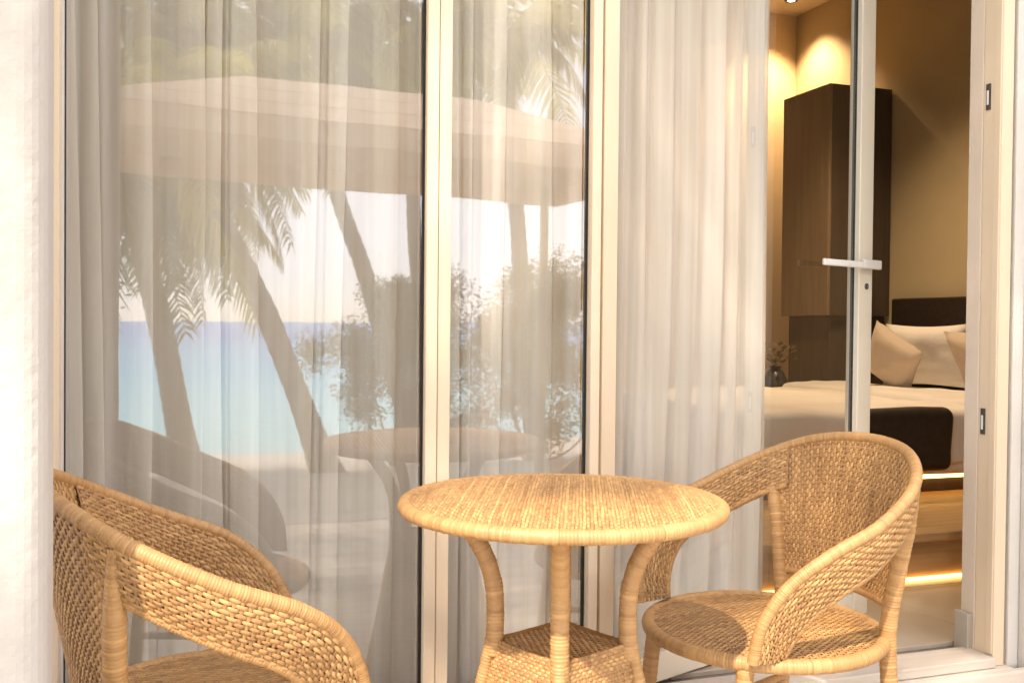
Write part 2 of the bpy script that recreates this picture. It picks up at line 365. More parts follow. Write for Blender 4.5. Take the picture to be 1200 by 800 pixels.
# ------------------------------------------------------------------ room shell (setting)
XR, YB, ZC = 4.95, 4.62, 3.66
XO = 2.467                                              # outer corner of the reveal at the door
sub = box('floor', -1.6, XR, .0, YB, -.1, -.012, 'grout'); sub.name = 'floor'; tag(sub, kind='structure')
tm = box_mesh('floor_tile', 0, .597, 0, .597, -.012, .004, .0015, 1); tm.materials.append(M['tile'])
for i in range(11):
    for j in range(2):
        o = bpy.data.objects.new('floor_tile', tm); COL.objects.link(o); o.parent = sub; o.location = (-1.6+i*.6, .12+j*.6, 0)
o = tag(box('ceiling', -1.6, XR, 0, YB, ZC, ZC+.1, 'ceil', None, 0), kind='structure')
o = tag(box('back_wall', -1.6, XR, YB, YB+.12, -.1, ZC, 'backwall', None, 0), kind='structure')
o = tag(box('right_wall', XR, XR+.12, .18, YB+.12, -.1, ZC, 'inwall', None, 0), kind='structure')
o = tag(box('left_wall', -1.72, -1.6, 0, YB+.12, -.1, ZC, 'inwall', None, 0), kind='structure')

# facade around the glazing
fac = empty('villa_facade', (0, 0, 0)); tag(fac, 'white plastered villa wall surrounding the glazed doors', 'wall')
XL = -.235
box('left_wall_section', -3.2, XL-.004, -.02, .2, -.32, 4.2, 'plaster', fac, .004)
box('lintel', XL-.003, XO+.06, -.02, .2, 2.52, 4.2, 'plaster', fac, .004)
box('right_wall_section', XO+.105, 6.2, -.06, .100, -.32, 4.2, 'plaster', fac, .006)
box('pilaster_trim', XO+.060, XO+.104, -.035, .098, -.32, 2.51, 'plaster', fac, .006)
box('roof_overhang', -3.2, 6.2, -.35, .2, 4.201, 4.32, 'plaster', fac, .006)
wing = empty('side_wing', (0, 0, 0)); tag(wing, 'peach plastered side wing of the villa enclosing the terrace, mirrored in the open door', 'building')
box('wall', 4.95, 5.15, -3.9, -.087, -.32, 3.35, 'peach', wing, .006)
box('eave', 4.70, 5.5, -4.15, -.36, 3.351, 3.53, 'plaster', wing, .006)
box('step_riser', XL-.003, 6.2, -.092, -.062, -.32, -.031, 'riser', fac, .006)
box('step_tread', XL-.003, XO+.059, -.0615, -.004, -.30, -.0315, 'riser', fac, .002)
rev = box('door_reveal', XO, XO+.059, .045, .103, -.1, 2.519, 'reveal', fac, .003)
box('reveal_skirting', XO-.022, XO-.001, .050, .108, -.03, .115, 'stone', fac, .002)

# ------------------------------------------------------------------ glazing
ZT = 2.50
def pane_box(name, x0, x1, z0, z1, parent, y=0.0):
    return link_obj(name, np_mesh(name, [(x0, y, z0), (x1, y, z0), (x1, y, z1), (x0, y, z1)], [[0, 1, 2, 3]], sm=False), 'glass', parent)
sill = box('door_sill', -.26, XO-.001, -.050, .075, -.03, .002, 'riser', None, .004); tag(sill, 'pale metal threshold running under the glazed doors', 'threshold')

g1 = empty('fixed_window', (0, 0, .007)); tag(g1, 'wide fixed glass panel behind the left wicker chair, reflecting palms and sea', 'window')
box('stile', -.268, -.247, -.03, .03, 0, ZT, 'cream', g1)
box('gasket', -.2465, -.236, -.005, .005, .075, ZT-.07, 'gasket', g1, .001)
box('gasket', .6005, .6075, -.005, .005, .075, ZT-.07, 'gasket', g1, .001)
box('stile', .608, .6385, -.03, .03, 0, ZT, 'cream', g1)
box('bottom_rail', -.2465, .6075, -.028, .028, .0, .074, 'cream', g1)
box('top_rail', -.2465, .6075, -.028, .028, ZT-.069, ZT, 'cream', g1)
pane_box('glass_pane', -.236, .6005, .074, ZT-.069, g1, -.004)

g2 = empty('fixed_window', (0, 0, .007)); tag(g2, 'narrow fixed glass panel right behind the wicker table', 'window')
box('stile', .6405, .6735, -.027, .027, 0, ZT, 'cream', g2)
box('gasket', .674, .678, -.005, .005, .075, ZT-.07, 'gasket', g2, .001)
box('gasket', 1.056, 1.0645, -.005, .005, .075, ZT-.07, 'gasket', g2, .001)
box('bottom_rail', .674, 1.0645, -.026, .026, .0, .074, 'cream', g2)
box('top_rail', .674, 1.0645, -.026, .026, ZT-.069, ZT, 'cream', g2)
pane_box('glass_pane', .678, 1.056, .074, ZT-.069, g2, -.004)

post = box('door_post', 1.065, 1.092, -.033, .033, .007, ZT, 'cream'); tag(post, 'slim cream upright post between narrow glass panel and open door', 'post')
HX = 1.096; DW = XO-HX-.012; OPEN = 20.5
door = empty('glazed_door', (HX, 0, .010), R(OPEN)); tag(door, 'cream framed glass door with lever handle, standing partly open into the bedroom', 'door')
box('hinge_stile', 0, .054, -.024, .024, 0, ZT-.02, 'cream', door)
box('gasket', DW-.095, DW-.0885, -.006, .006, .085, ZT-.11, 'gasket', door, .001)
box('lock_stile', DW-.088, DW, -.024, .024, 0, ZT-.02, 'offwhite', door)
box('bottom_rail', .0545, DW-.0885, -.022, .022, 0, .084, 'offwhite', door)
box('top_rail', .0545, DW-.0885, -.022, .022, ZT-.109, ZT-.02, 'offwhite', door)
pane_box('glass_pane', .0545, DW-.095, .084, ZT-.109, door, -.004)
hz = 1.255
hd = box('door_handle', DW-.070, DW-.020, -.030, -.0245, hz-.017, hz+.017, 'steel', door, .003)
P_ = np.array([[DW-.035, -.030, hz], [DW-.035, -.050, hz]]); V, F = tube_data(resample(P_, n=4)[0], .009, 12)
link_obj('spindle', np_mesh('spindle', V, F), 'steel', hd)
box('lever', DW-.355, DW-.052, -.058, -.046, hz-.014, hz+.009, 'steel', hd, .005, 3)
box('lever_collar', DW-.110, DW+.004, -.0595, -.045, hz-.015, hz+.018, 'steel', hd, .005, 3)

P_ = np.array([[DW-.040, -.024, hz-.075], [DW-.040, -.031, hz-.075]]); V, F = tube_data(resample(P_, n=3)[0], np.array([.011, .011, .004]), 14)
link_obj('lock_cylinder', np_mesh('lock_cylinder', V, F), 'dark_metal', door)
jamb = empty('door_jamb', (0, 0, 0)); tag(jamb, 'cream door jamb with two dark strike plates on the right of the opening', 'door frame')
box('jamb_post', XO+.001, XO+.0455, -.034, .0435, -.0310, ZT+.01, 'cream', jamb, .003)
box('jamb_stop', XO-.004, XO+.0005, -.030, -.006, .008, ZT, 'cream', jamb, .001)
for z in (.745, 1.785):
    s_ = box('strike_plate', XO-.0045, XO+.0006, .012, .030, z-.042, z+.042, 'dark_metal', jamb, .002)
    box('keyhole', XO-.0062, XO-.0046, .017, .025, z-.026, z+.020, 'steel', s_, .001, 1)

# ------------------------------------------------------------------ sheer curtains: real pleats that overlap themselves
def curtain(name, path, label, z0, z1, seed, flat=(.026, .095), fold=(.022, .068), swing=None, depth=.016):
    """path: line on the floor the curtain follows; flat single runs alternate with triple folds"""
    rg = np.random.default_rng(seed)
    Pp, s = resample(catmull([(x, y, 0) for x, y in path], 20), step=.002); L = s[-1]
    T, A, B = frames(Pp); nrm = np.stack([-T[:, 1], T[:, 0]], 1)
    knots = []; a = 0.0
    while a < L:
        knots.append((a, rg.uniform(*flat)*rg.choice([.5, 1, 1.3]), rg.uniform(*fold), rg.uniform(.5, 1.3), rg.uniform(0, 6.28), rg.uniform(0, 6.28)))
        a += knots[-1][1]+knots[-1][2]*.9
    zs = np.linspace(z0, z1, 48); rows = []
    for z in zs:
        t = (z-z0)/(z1-z0); K = []
        for (a0, fl, fo, dp, p1, p2) in knots:
            f_ = fo*(1+.30*math.sin(2.6*t+p1)-.18*t); d_ = depth*dp*(1.1-.3*t); sh = .010*math.sin(2.1*t+p2)+.004*math.sin(6*t+p1); x0 = a0+sh; x1 = a0+fl+sh*.8
            K += [(x0, -.25*d_), (x0+fl*.35, .15*d_*math.sin(p2+2*t)), (x0+fl*.7, -.2*d_*math.sin(p1+3*t)), (x1, -.45*d_), (x1+f_*.55, -.95*d_), (x1+f_, -.75*d_), (x1+f_*.86, -.2*d_), (x1+f_*.4, .15*d_), (x1+.001, .45*d_), (x1+f_*.15, .85*d_), (x1+f_*.6, .75*d_)]
        C = catmull([(x, y, 0) for x, y in K], 5)
        q = C[:, 0]+(swing(t, np.clip(C[:, 0]/L, 0, 1)) if swing is not None else 0)
        qc = np.clip(q, 0, L)
        X = np.interp(qc, s, Pp[:, 0])+np.interp(qc, s, nrm[:, 0])*C[:, 1]; Y = np.interp(qc, s, Pp[:, 1])+np.interp(qc, s, nrm[:, 1])*C[:, 1]
        rows.append(np.stack([X, Y, np.full(len(X), z)], 1))
    V = np.array(rows); n = V.shape[1]
    o = empty(name, (float(Pp[len(Pp)//2, 0]), float(Pp[len(Pp)//2, 1]), 0)); tag(o, label, 'curtain', 'sheer curtains behind the glass')
    V[..., 0] -= o.location.x; V[..., 1] -= o.location.y
    link_obj('fabric', np_mesh('fabric', V.reshape(-1, 3), grid_faces(len(zs), n)), 'sheer', o)
    hem = np.repeat(V[:1], 3, 0); hem[0, :, 2] = z0-.002; hem[1, :, 2] = z0+.03; hem[2, :, 2] = z0+.055; hem[..., 1] -= .0015
    link_obj('hem', np_mesh('hem', hem.reshape(-1, 3), grid_faces(3, n)), 'sheer', o)
    return o
curtain('sheer_curtain', [(-.30, .13), (.1, .135), (.625, .13)], 'sheer pleated curtain filling the wide left glass panel', .03, 2.62, 3)
curtain('sheer_curtain', [(.632, .135), (.85, .13), (1.10, .135)], 'sheer pleated curtain behind the narrow middle glass panel', .03, 2.62, 11)
curtain('sheer_curtain', [(1.12, .15), (1.38, .205), (1.62, .275), (1.835, .325)], 'sheer curtain with loose slanting folds drawn back behind the open glass door', .03, 2.62, 23, (.022, .06), (.028, .07),
        swing=lambda t, q: (.11*(t-.45)*np.sin(q*np.pi)+.02*np.sin(5*t)*np.sin(q*np.pi)), depth=.02)

# ------------------------------------------------------------------ wicker armchair
def mirror(p): return [(x, -y, z) for x, y, z in p]
RIM = [(-.285, 0, .796), (-.255, .140, .782), (-.175, .240, .735), (-.055, .283, .675), (.060, .280, .625), (.130, .252, .567), (.168, .226, .495), (.178, .210, .420)]
LOW = [(-.262, 0, .700), (-.236, .130, .690), (-.165, .224, .648), (-.062, .265, .592), (.030, .264, .545), (.078, .243, .500), (.101, .222, .455), (.108, .208, .425)]
REAR = [(-.215, .205, 0.0), (-.190, .178, .24), (-.180, .170, .42), (-.184, .192, .56), (-.186, .212, .650), (-.187, .229, .731)]
def make_chair():
    root = empty('wicker_armchair', (0, 0, 0))
    full = lambda L: catmull(mirror(L[:0:-1])+L, 30)
    rim = full(RIM); low = full(LOW)
    par = np.linspace(0, 1, len(rim))
    dense = lambda C, pu: np.stack([np.interp(pu, par, C[:, i]) for i in range(3)], 1)
    part('top_rail', wrapped_tube(rim, .0118, .0046, .0011, 14), root)
    half = .5+np.linspace(1.52/14, .5, 500)              # from just behind the rear leg to the front of the arm
    for sg in (1, -1):
        pu = half if sg > 0 else 1-half
        Rm, Lw = dense(rim, pu), dense(low, pu); v = np.linspace(0, 1, 40)[None, :, None]
        S0 = Rm[:, None]*(1-v)+Lw[:, None]*v
        N = np.cross(np.gradient(S0, axis=0), np.gradient(S0, axis=1)); N /= np.linalg.norm(N, axis=2)[..., None]+1e-12
        o_ = 1 if N[250, 20, 1]*sg > 0 else -1
        bul = (np.sin(np.pi*v[..., 0])*.004+.0075)[..., None]
        part('arm_band', combine([woven_sheet(S0+N*o_*bul, .0066, .0118, .0018, o_), woven_sheet(S0-N*o_*bul, .0066, .0118, .0018, -o_), core_sheet(S0)]), root)
        part('lower_rail', wrapped_tube(resample(Lw, n=200)[0], .0092, .0050, .0010, 12), root)
    # back panel from the rail down between the rear legs
    nb, nvv = 120, 120; q = np.linspace(-1, 1, nb); z0 = .476
    ra = rim[np.abs(rim[:, 0]+.2) < .1]; ra = ra[np.argsort(ra[:, 1])]; ra = ra[np.abs(ra[:, 1]) < .262]
    lt = .238*q; top = np.stack([np.interp(lt, ra[:, 1], ra[:, 0]), lt, np.interp(lt, ra[:, 1], ra[:, 2])-.004], 1)
    lb = np.interp(z0, [.42, .56], [.170, .195])-.002
    bot = np.stack([-.222+.040*np.abs(q)**2.2, lb*q, z0+0*q], 1)
    vv = np.linspace(0, 1, nvv)[:, None, None]
    Pn = bot[None]*(1-vv)+top[None]*vv
    nx = np.cross(np.gradient(Pn, axis=0), np.gradient(Pn, axis=1))[nvv//2, nb//2, 0]; sx = 1 if nx > 0 else -1
    f_ = np.array([.007, 0, 0])
    part('back_panel', combine([woven_sheet(Pn+f_, .0066, .0105, .0018, sx), woven_sheet(Pn-f_, .0066, .0105, .0018, -sx), core_sheet(Pn)]), root)
    part('panel_rail', wrapped_tube(resample(bot, n=40)[0], .0095, .0050, .0010, 12), root)
    # seat: shallow dome of straight weave inside a wound rim
    RS = .238; zf = lambda r_: .417+.007*(1-r_**2)-.004*r_**6
    seat = part('seat', woven_disc(RS, zf, .0060, .0108, .0015), root)
    th = np.linspace(0, 2*np.pi, 400)
    part('seat_rim', wrapped_tube(np.stack([(RS+.001)*np.cos(th), (RS+.001)*np.sin(th), .4055+0*th], 1), .0150, .0058, .0013, 14), seat)
    und = np.stack([RS*np.cos(th[:-1]), RS*np.sin(th[:-1]), .399+0*th[:-1]], 1)
    me = np_mesh('seat_underside', np.vstack([und, [[0, 0, .399]]]), [[i, 399, (i+1) % 399] for i in range(399)], np.full(400, .3)); link_obj('seat_underside', me, 'rattan', seat)
    for sg in (1, -1):
        rear = [(x_, y_*sg, z_) for x_, y_, z_ in REAR]
        part('leg', wrapped_tube(catmull(rear, 20), .0172, .0064, .0016, 14, ([0, .86, 1], [1, 1, .62])), root)
        front = [(.205, .190*sg, 0), (.180, .175*sg, .2), (.160, .165*sg, .418)]
        part('leg', wrapped_tube(catmull(front, 20), .0175, .0064, .0016, 14), root)
        part('stretcher', wrapped_tube(catmull([(-.190, .175*sg, .22), (0, .10*sg, .235), (.178, .172*sg, .22)], 20), .0095, .0058, .0013, 10), root)
    part('stretcher', wrapped_tube(catmull([(.168, .165, .34), (.06, 0, .385), (.168, -.165, .34)], 20), .0095, .0058, .0013, 10), root)
    return root
def cam_to_world(X, Z):
    c, s = math.cos(R(19)), math.sin(R(19)); return X*c+Z*s, -2.117-X*s+Z*c
def face_angle(fx, fz):
    c, s = math.cos(R(19)), math.sin(R(19)); return math.atan2(-fx*s+fz*c, fx*c+fz*s)
chair = make_chair()
chair.location = (1.18, -.337, -.149); chair.rotation_euler = (0, 0, -3.085)
tag(chair, 'honey coloured wicker armchair in front of the open glass door, right of the table', 'armchair', 'wicker armchairs at the terrace table')
chair2 = copy_tree(chair)
chair2.location = (.077, -.420, -.149); chair2.rotation_euler = (0, 0, .143)
tag(chair2, 'honey coloured wicker armchair partly hidden by the white pillar, left of the table', 'armchair', 'wicker armchairs at the terrace table')

# ------------------------------------------------------------------ wicker table
def make_table():
    root = empty('wicker_table', (0, 0, 0)); ZT_ = .733; RT = .283
    top = part('table_top', woven_disc(RT, lambda r_: ZT_-.004+.003*(1-r_**2)-.003*r_**8, .0060, .0112, .0015), root)
    th = np.linspace(0, 2*np.pi, 500); RR = RT+.001
    part('wound_rim', wrapped_tube(np.stack([RR*np.cos(th), RR*np.sin(th), ZT_-.0150+0*th], 1), .0128, .0058, .0014, 16), top)
    und = np.stack([RT*np.cos(th[:-1]), RT*np.sin(th[:-1]), ZT_-.020+0*th[:-1]], 1)
    me = np_mesh('underside', np.vstack([und, [[0, 0, ZT_-.020]]]), [[i, 499, (i+1) % 499] for i in range(499)], np.full(500, .4)); link_obj('underside', me, 'rattan', top)
    leg_d = wrapped_tube(catmull([(.122, 0, .440), (.120, 0, .52), (.126, 0, .580), (.150, 0, .640), (.205, 0, .712)], 20), .0168, .0066, .0017, 14)
    legm = np_mesh('leg', *leg_d)
    zb, hb, ht = 0.0, .245, .126                         # half diagonals at floor and shelf
    zs_ = .470
    def corner(a, z):
        t = (zs_-z)/zs_; d = ht+(hb-ht)*(t**1.1); return np.array([d*math.cos(a), d*math.sin(a), z])
    nu, nv = 60, 90
    P = np.zeros((nv, nu, 3))
    for i, z in enumerate(np.linspace(zs_, zb+.005, nv)):
        A_, B_ = corner(0, z), corner(math.pi/2, z); q = np.linspace(0, 1, nu)[:, None]; P[i] = A_*(1-q)+B_*q
    Pw = P.transpose(1, 0, 2)
    nx = np.cross(np.gradient(Pw, axis=0), np.gradient(Pw, axis=1))[nu//2, nv//2]
    pan = np_mesh('base_panel', *woven_sheet(Pw, .0062, .0104, .0016, (1 if nx[0]+nx[1] > 0 else -1)))
    Pc = Pw*np.array([.965, .965, 1.0]); core = np_mesh('base_lining', Pc.reshape(-1, 3), grid_faces(nu, nv), np.full(nu*nv, .25))
    postm = np_mesh('corner_post', *wrapped_tube(np.array([corner(0, z) for z in np.linspace(zs_, 0.0, 30)]), .0125, .0060, .0015, 12))
    for k_ in range(4):
        o = link_obj('leg', legm, 'rattan', root); o.rotation_euler = (0, 0, k_*math.pi/2)
        o = link_obj('base_panel', pan, 'rattan', root); o.rotation_euler = (0, 0, k_*math.pi/2); link_obj('base_lining', core, 'rattan', o)
        o = link_obj('corner_post', postm, 'rattan', root); o.rotation_euler = (0, 0, k_*math.pi/2)
    q = np.linspace(-1, 1, 100); sd_ = ht/math.sqrt(2)-.002
    c45, s45 = math.cos(math.pi/4), math.sin(math.pi/4)
    X, Y = np.meshgrid(q*sd_, q*sd_, indexing='ij'); P = np.stack([X*c45-Y*s45, X*s45+Y*c45, np.full(X.shape, zs_-.006)], -1)
    part('shelf', woven_sheet(P, .0062, .0104, .0016), root)
    return root
table = make_table(); x, y = cam_to_world(.094, 1.772); table.location = (x, y, -.149)
tdir = face_angle(0, -1); table.rotation_euler = (0, 0, tdir+R(-4))
tag(table, 'round honey coloured wicker table on a flared square base', 'table')

# ------------------------------------------------------------------ white pillar in the foreground
pil = empty('pillar', (0, 0, 0)); tag(pil, 'white plastered pillar at the left edge, in front of the wicker chair', 'pillar')
box('shaft', -.95, -.144, -.835, -.725, -.17, 4.2, 'pillar_paint', pil, .032, 6)

# ------------------------------------------------------------------ bedroom furniture
dais = empty('bed_dais', (0, 0, 0)); tag(dais, 'low wooden bed platform with a warm light strip along its foot', 'platform')
box('platform_top', 2.0, XR-.005, .76, YB-.005, .170, .205, 'daiswood', dais, .004)
box('riser', 2.02, XR-.006, .80, YB-.006, .005, .169, 'daiswood', dais, .002)
box('light_strip', 2.02, XR-.01, .785, .798, .006, .018, 'led', dais, .002)

bed = empty('bed', (0, 0, 0)); tag(bed, 'large bed with white bedding and dark headboard seen through the open door', 'bed')
BX0, BX1, BY0, BY1 = 2.55, XR-.10, 1.50, 3.22
box('bed_base', BX0+.12, BX1, BY0+.10, BY1-.1, .206, .30, 'darkwood', bed, .004)
ub = box('light_strip', BX0+.13, BX1, BY0+.083, BY0+.098, .275, .295, 'led', bed, .002)
def soft_box(name, x0, x1, y0, y1, z0, z1, r, mat, parent, wob=.006, sub=3, seed=0, sag=0):
    bm = bmesh.new(); bmesh.ops.create_cube(bm, size=1)
    for v in bm.verts: v.co = Vector(((x0+x1)/2+v.co.x*(x1-x0), (y0+y1)/2+v.co.y*(y1-y0), (z0+z1)/2+v.co.z*(z1-z0)))
    bmesh.ops.bevel(bm, geom=bm.edges[:], offset=r, segments=4, affect='EDGES', profile=.5)
    bmesh.ops.subdivide_edges(bm, edges=[e for e in bm.edges if e.calc_length() > .12], cuts=14, use_grid_fill=True)
    for v in bm.verts:
        n_ = noise.noise_vector((v.co.x*3+seed, v.co.y*3, v.co.z*5)); n2 = noise.noise_vector((v.co.x*9+seed, v.co.y*9, v.co.z*6))
        v.co += n_*wob*1.6+n2*wob*.6
    me = bpy.data.meshes.new(name); bm.to_mesh(me); bm.free(); smooth(me); return link_obj(name, me, mat, parent)
soft_box('mattress', BX0, BX1, BY0, BY1, .30, .60, .05, 'linen', bed, .004, seed=1)
soft_box('duvet', BX0-.015, BX1-.55, BY0-.03, BY1+.03, .36, .645, .05, 'linen', bed, .012, seed=5)
soft_box('folded_sheet', BX1-.95, BX1-.42, BY0-.035, BY1+.035, .55, .675, .045, 'linen', bed, .010, seed=9)
hb_ = box('headboard', XR-.095, XR-.012, 1.36, 3.30, .206, 1.255, 'leather', bed, .015, 3)
def pillow_mesh(name, w_, h_, t_, seed):
    nu, nv = 28, 22; V = []
    for side in (1, -1):
        for i in range(nu):
            for j in range(nv):
                u = -1+2*i/(nu-1); v = -1+2*j/(nv-1)
                e = max(0, (1-u**4))*max(0, (1-v**4)); pinch = 1-.10*(1-abs(u)**3)*abs(v)**2-.0
                xx = u*w_/2*(1-.09*(1-v*v)*abs(u)); zz = v*h_/2*(1-.09*(1-u*u)*abs(v))
                th_ = t_/2*e**.55*(1+.16*noise.noise((u*2.2+seed, v*2.2, side)))
                V.append((xx, side*th_, zz))
    F = np.vstack([grid_faces(nu, nv), grid_faces(nu, nv, nu*nv)[:, ::-1]])
    return np_mesh(name, V, F)
pm = pillow_mesh('pillow', .70, .44, .17, 1); pm2 = pillow_mesh('cushion', .38, .38, .14, 4)
def pillow(loc, rot, me, mat, label):
    o = link_obj('pillow', me.copy(), mat); o.location = loc; o.rotation_euler = rot; return tag(o, label, 'pillow', 'pillows on the bed')
pillow((4.70, 2.02, .865), (R(18), 0, R(-90)), pm, 'linen', 'white bed pillow upright against the headboard nearest the door jamb')
pillow((4.70, 2.72, .865), (R(18), 0, R(-88)), pm, 'linen', 'white bed pillow upright against the headboard behind the taupe cushion')
pillow((4.50, 1.95, .835), (R(28), 0, R(-92)), pm, 'pillow', 'taupe bed pillow leaning in front near the door jamb')
pillow((4.30, 2.62, .845), (R(22), R(32), R(-72)), pm2, 'pillow', 'taupe square cushion leaning with one corner up beside the door')

throw = soft_box('throw_blanket', 3.10, 3.69, BY0-.075, BY0+.03, .335, .652, .05, 'leather', None, .004, seed=3)
tag(throw, 'dark brown throw hanging over the near side of the bed', 'throw')

ward = empty('wall_cabinet', (0, 0, 0)); tag(ward, 'tall brown veneer cabinet beside the headboard, open recess below', 'cabinet')
WX0, WX1, WY0, WY1 = 4.40, XR-.01, 3.42, 3.98
box('side_panel', WX0, WX0+.025, WY0+.001, WY1, 1.13, 2.78, 'wood', ward, .002)
box('front_panel', WX0+.0255, WX1, WY0, WY0+.02, 1.13, 2.78, 'darkwood', ward, .002)
box('carcass', WX0+.0255, WX1, WY0+.0205, WY1-.001, 1.131, 2.779, 'wood', ward, .001)
box('recess_back', WX0+.06, WX1, WY0+.05, WY1-.02, .206, 1.1295, 'darkwood', ward, .002)
stand = empty('side_table', (0, 0, 0)); tag(stand, 'dark console holding a dark vase beyond the bed foot', 'console')
box('table_top', 3.55, 4.35, 3.45, 3.95, .50, .53, 'darkwood', stand, .003)
for bx in (3.58, 4.32):
    for by in (3.48, 3.92): box('leg', bx-.02, bx+.02, by-.02, by+.02, .206, .4995, 'darkwood', stand, .002)
def lathe(name, prof, mat, parent=None, n=24):
    th = np.linspace(0, 2*np.pi, n, endpoint=False); V = [(r*math.cos(t), r*math.sin(t), z) for r, z in prof for t in th]
    return link_obj(name, np_mesh(name, V, grid_faces(len(prof), n, 0, True)), mat, parent)
vase = empty('vase', (4.10, 3.60, .53)); tag(vase, 'dark ceramic vase with dry leaves beyond the bed', 'vase')
lathe('vase_body', [(.001, 0), (.06, 0), (.085, .06), (.09, .12), (.06, .19), (.035, .215), (.045, .235), (.03, .23)], 'vase', vase)
lv = []
for i in range(60):
    a, b = random.uniform(0, 6.28), random.uniform(.1, .5); p = Vector((b*.22*math.cos(a)*1.2, b*.22*math.sin(a)*1.2, .22+random.uniform(.0, .16)))
    d = Vector((math.cos(a), math.sin(a), random.uniform(.1, .9))).normalized()*.06; s_ = d.cross(Vector((0, 0, 1))).normalized()*.018
    lv += [p, p+d*.5+s_, p+d, p+d*.5-s_]
link_obj('dry_leaves', np_mesh('dry_leaves', lv, np.arange(240).reshape(-1, 4), sm=False), 'dryleaf', vase)

def downlight(x, y, e, label, tilt=0):
    o = empty('downlight', (x, y, ZC)); tag(o, label, 'downlight', 'ceiling downlights')
    lathe('trim_ring', [(.030, -.004), (.032, -.010), (.050, -.010), (.052, -.002), (.052, .0)], 'dark_metal', o)
    lathe('lens', [(.0005, -.006), (.030, -.0055)], 'lamp', o)
    ld = bpy.data.lights.new('downlight_beam', 'SPOT'); ld.energy = e*1.6; ld.color = (1.0, .77, .48); ld.spot_size = R(105); ld.spot_blend = .7; ld.shadow_soft_size = .035
    lo = bpy.data.objects.new('downlight_beam', ld); COL.objects.link(lo); lo.parent = o; lo.location = (0, 0, -.02)
    return o
downlight(4.66, 4.28, 30, 'recessed ceiling downlight washing the wall above the cabinet')
downlight(3.6, 2.3, 46, 'added ceiling downlight brightening the bed')  # lamp added to lift the light on the bed, no fixture known there

# the villa and its room were laid out on a coarser grid: bring them to true size
OUTSIDE = {'beach', 'sea', 'ground', 'terrace', 'wicker_armchair', 'wicker_armchair.001', 'wicker_table', 'pillar'}
for o in list(bpy.data.objects):
    if o.parent is None and o.type in {'MESH', 'EMPTY'} and o.name not in OUTSIDE:
        o.location = o.location*.857; o.scale = o.scale*.857

# ------------------------------------------------------------------ palms, shrubs, parasols (seen mirrored in the glass, and shading the terrace)
def frond_mesh(name, L, droop, n=46, width=.55, seed=0):
    rg = random.Random(seed); V, F = [], []
    def pt(t): return Vector((L*(t-.10*t*t*droop), 0, L*(.42*t-.62*droop*t*t)))
    for i in range(14):
        t0, t1 = i/14, (i+1)/14; a, b = pt(t0), pt(t1); r0, r1 = .022*(1-t0)+.004, .022*(1-t1)+.004; k = len(V)
        V += [a+Vector((0, r0, 0)), a-Vector((0, r0, 0)), b-Vector((0, r1, 0)), b+Vector((0, r1, 0))]; F.append((k, k+1, k+2, k+3))
        k = len(V); V += [a+Vector((0, 0, r0)), a-Vector((0, 0, r0)), b-Vector((0, 0, r1)), b+Vector((0, 0, r1))]; F.append((k, k+1, k+2, k+3))
    for i in range(n):
        t = .12+.88*i/(n-1); p = pt(t); tan = (pt(min(1, t+.02))-pt(t-.02)).normalized()
        ll = width*(math.sin(math.pi*(.12+.83*t))**.6)*rg.uniform(.8, 1.1)
        for sg in (1, -1):
            d = (Vector((0, sg, 0))*1.0+tan*rg.uniform(.45, .8)+Vector((0, 0, -rg.uniform(.25, .75)))).normalized()
            wv = tan*(.018+.012*rg.random()); mid = p+d*ll*.5+Vector((0, 0, .02)); tip = p+d*ll+Vector((0, 0, -ll*.22)); k = len(V)
            V += [p-wv*.5, mid-wv, tip, mid+wv, p+wv*.5]
            F.append((k, k+1, k+3, k+4)); F.append((k+1, k+2, k+3, k+3))
    me = bpy.data.meshes.new(name); me.from_pydata([tuple(v) for v in V], [], [tuple(dict.fromkeys(f)) for f in F]); me.materials.append(M['frond']); return me
FR = [frond_mesh('frond', 2.3, .75, seed=1), frond_mesh('frond', 2.2, 1.15, seed=2), frond_mesh('frond', 2.0, 1.6, seed=3)]
def palm(base, mids, top, r0, r1, label, seed, nf=22, sc=1.0):
    rg = random.Random(seed); o = empty('palm_tree', base); tag(o, label, 'palm', 'coconut palms on the beach side')
    path = catmull([(0, 0, -.1)]+[tuple(Vector(m)-Vector(base)) for m in mids]+[tuple(Vector(top)-Vector(base))], 30)
    P, s = resample(path, step=.05); rad = r0+(r1-r0)*(s/s[-1])+.012*np.abs(np.sin(s*14))+.10*np.exp(-s*2.2)*r0*4
    V, F = tube_data(P, rad, 14); link_obj('trunk', np_mesh('trunk', V, F), 'trunk', o)
    for i in range(nf):
        f = bpy.data.objects.new('frond', FR[0 if i < nf*.35 else (1 if i < nf*.7 else 2)]); COL.objects.link(f); f.parent = o
        f.location = P[-1]; az = i*2.39996+rg.uniform(-.2, .2); el = (.55-.95*i/nf)+rg.uniform(-.1, .1)
        f.rotation_euler = (rg.uniform(-.3, .3), -el, az); f.scale = (sc*rg.uniform(.85, 1.15),)*3
    return o
palm((2.0, -11.2, ground_z(-11.2)), [(1.36, -11.0, .40), (.66, -10.8, 1.90)], (-.02, -10.6, 3.2), .17, .12, 'coconut palm with long leaning trunk mirrored in the wide glass panel', 1, 40, 1.0)
palm((.18, -13.2, ground_z(-13.2)), [(-.14, -13.0, .6), (-.45, -12.8, 2.0)], (-.80, -12.6, 3.2), .20, .13, 'coconut palm with stout trunk mirrored left of the leaning one', 2, 40, 1.1)
palm((-3.03, -1.71, -.2), [(-2.63, -1.81, 2.2)], (-1.03, -1.91, 5.97), .16, .11, 'tall palm beside the pillar casting dappled shade on the left panel', 4, 14, 1.1)
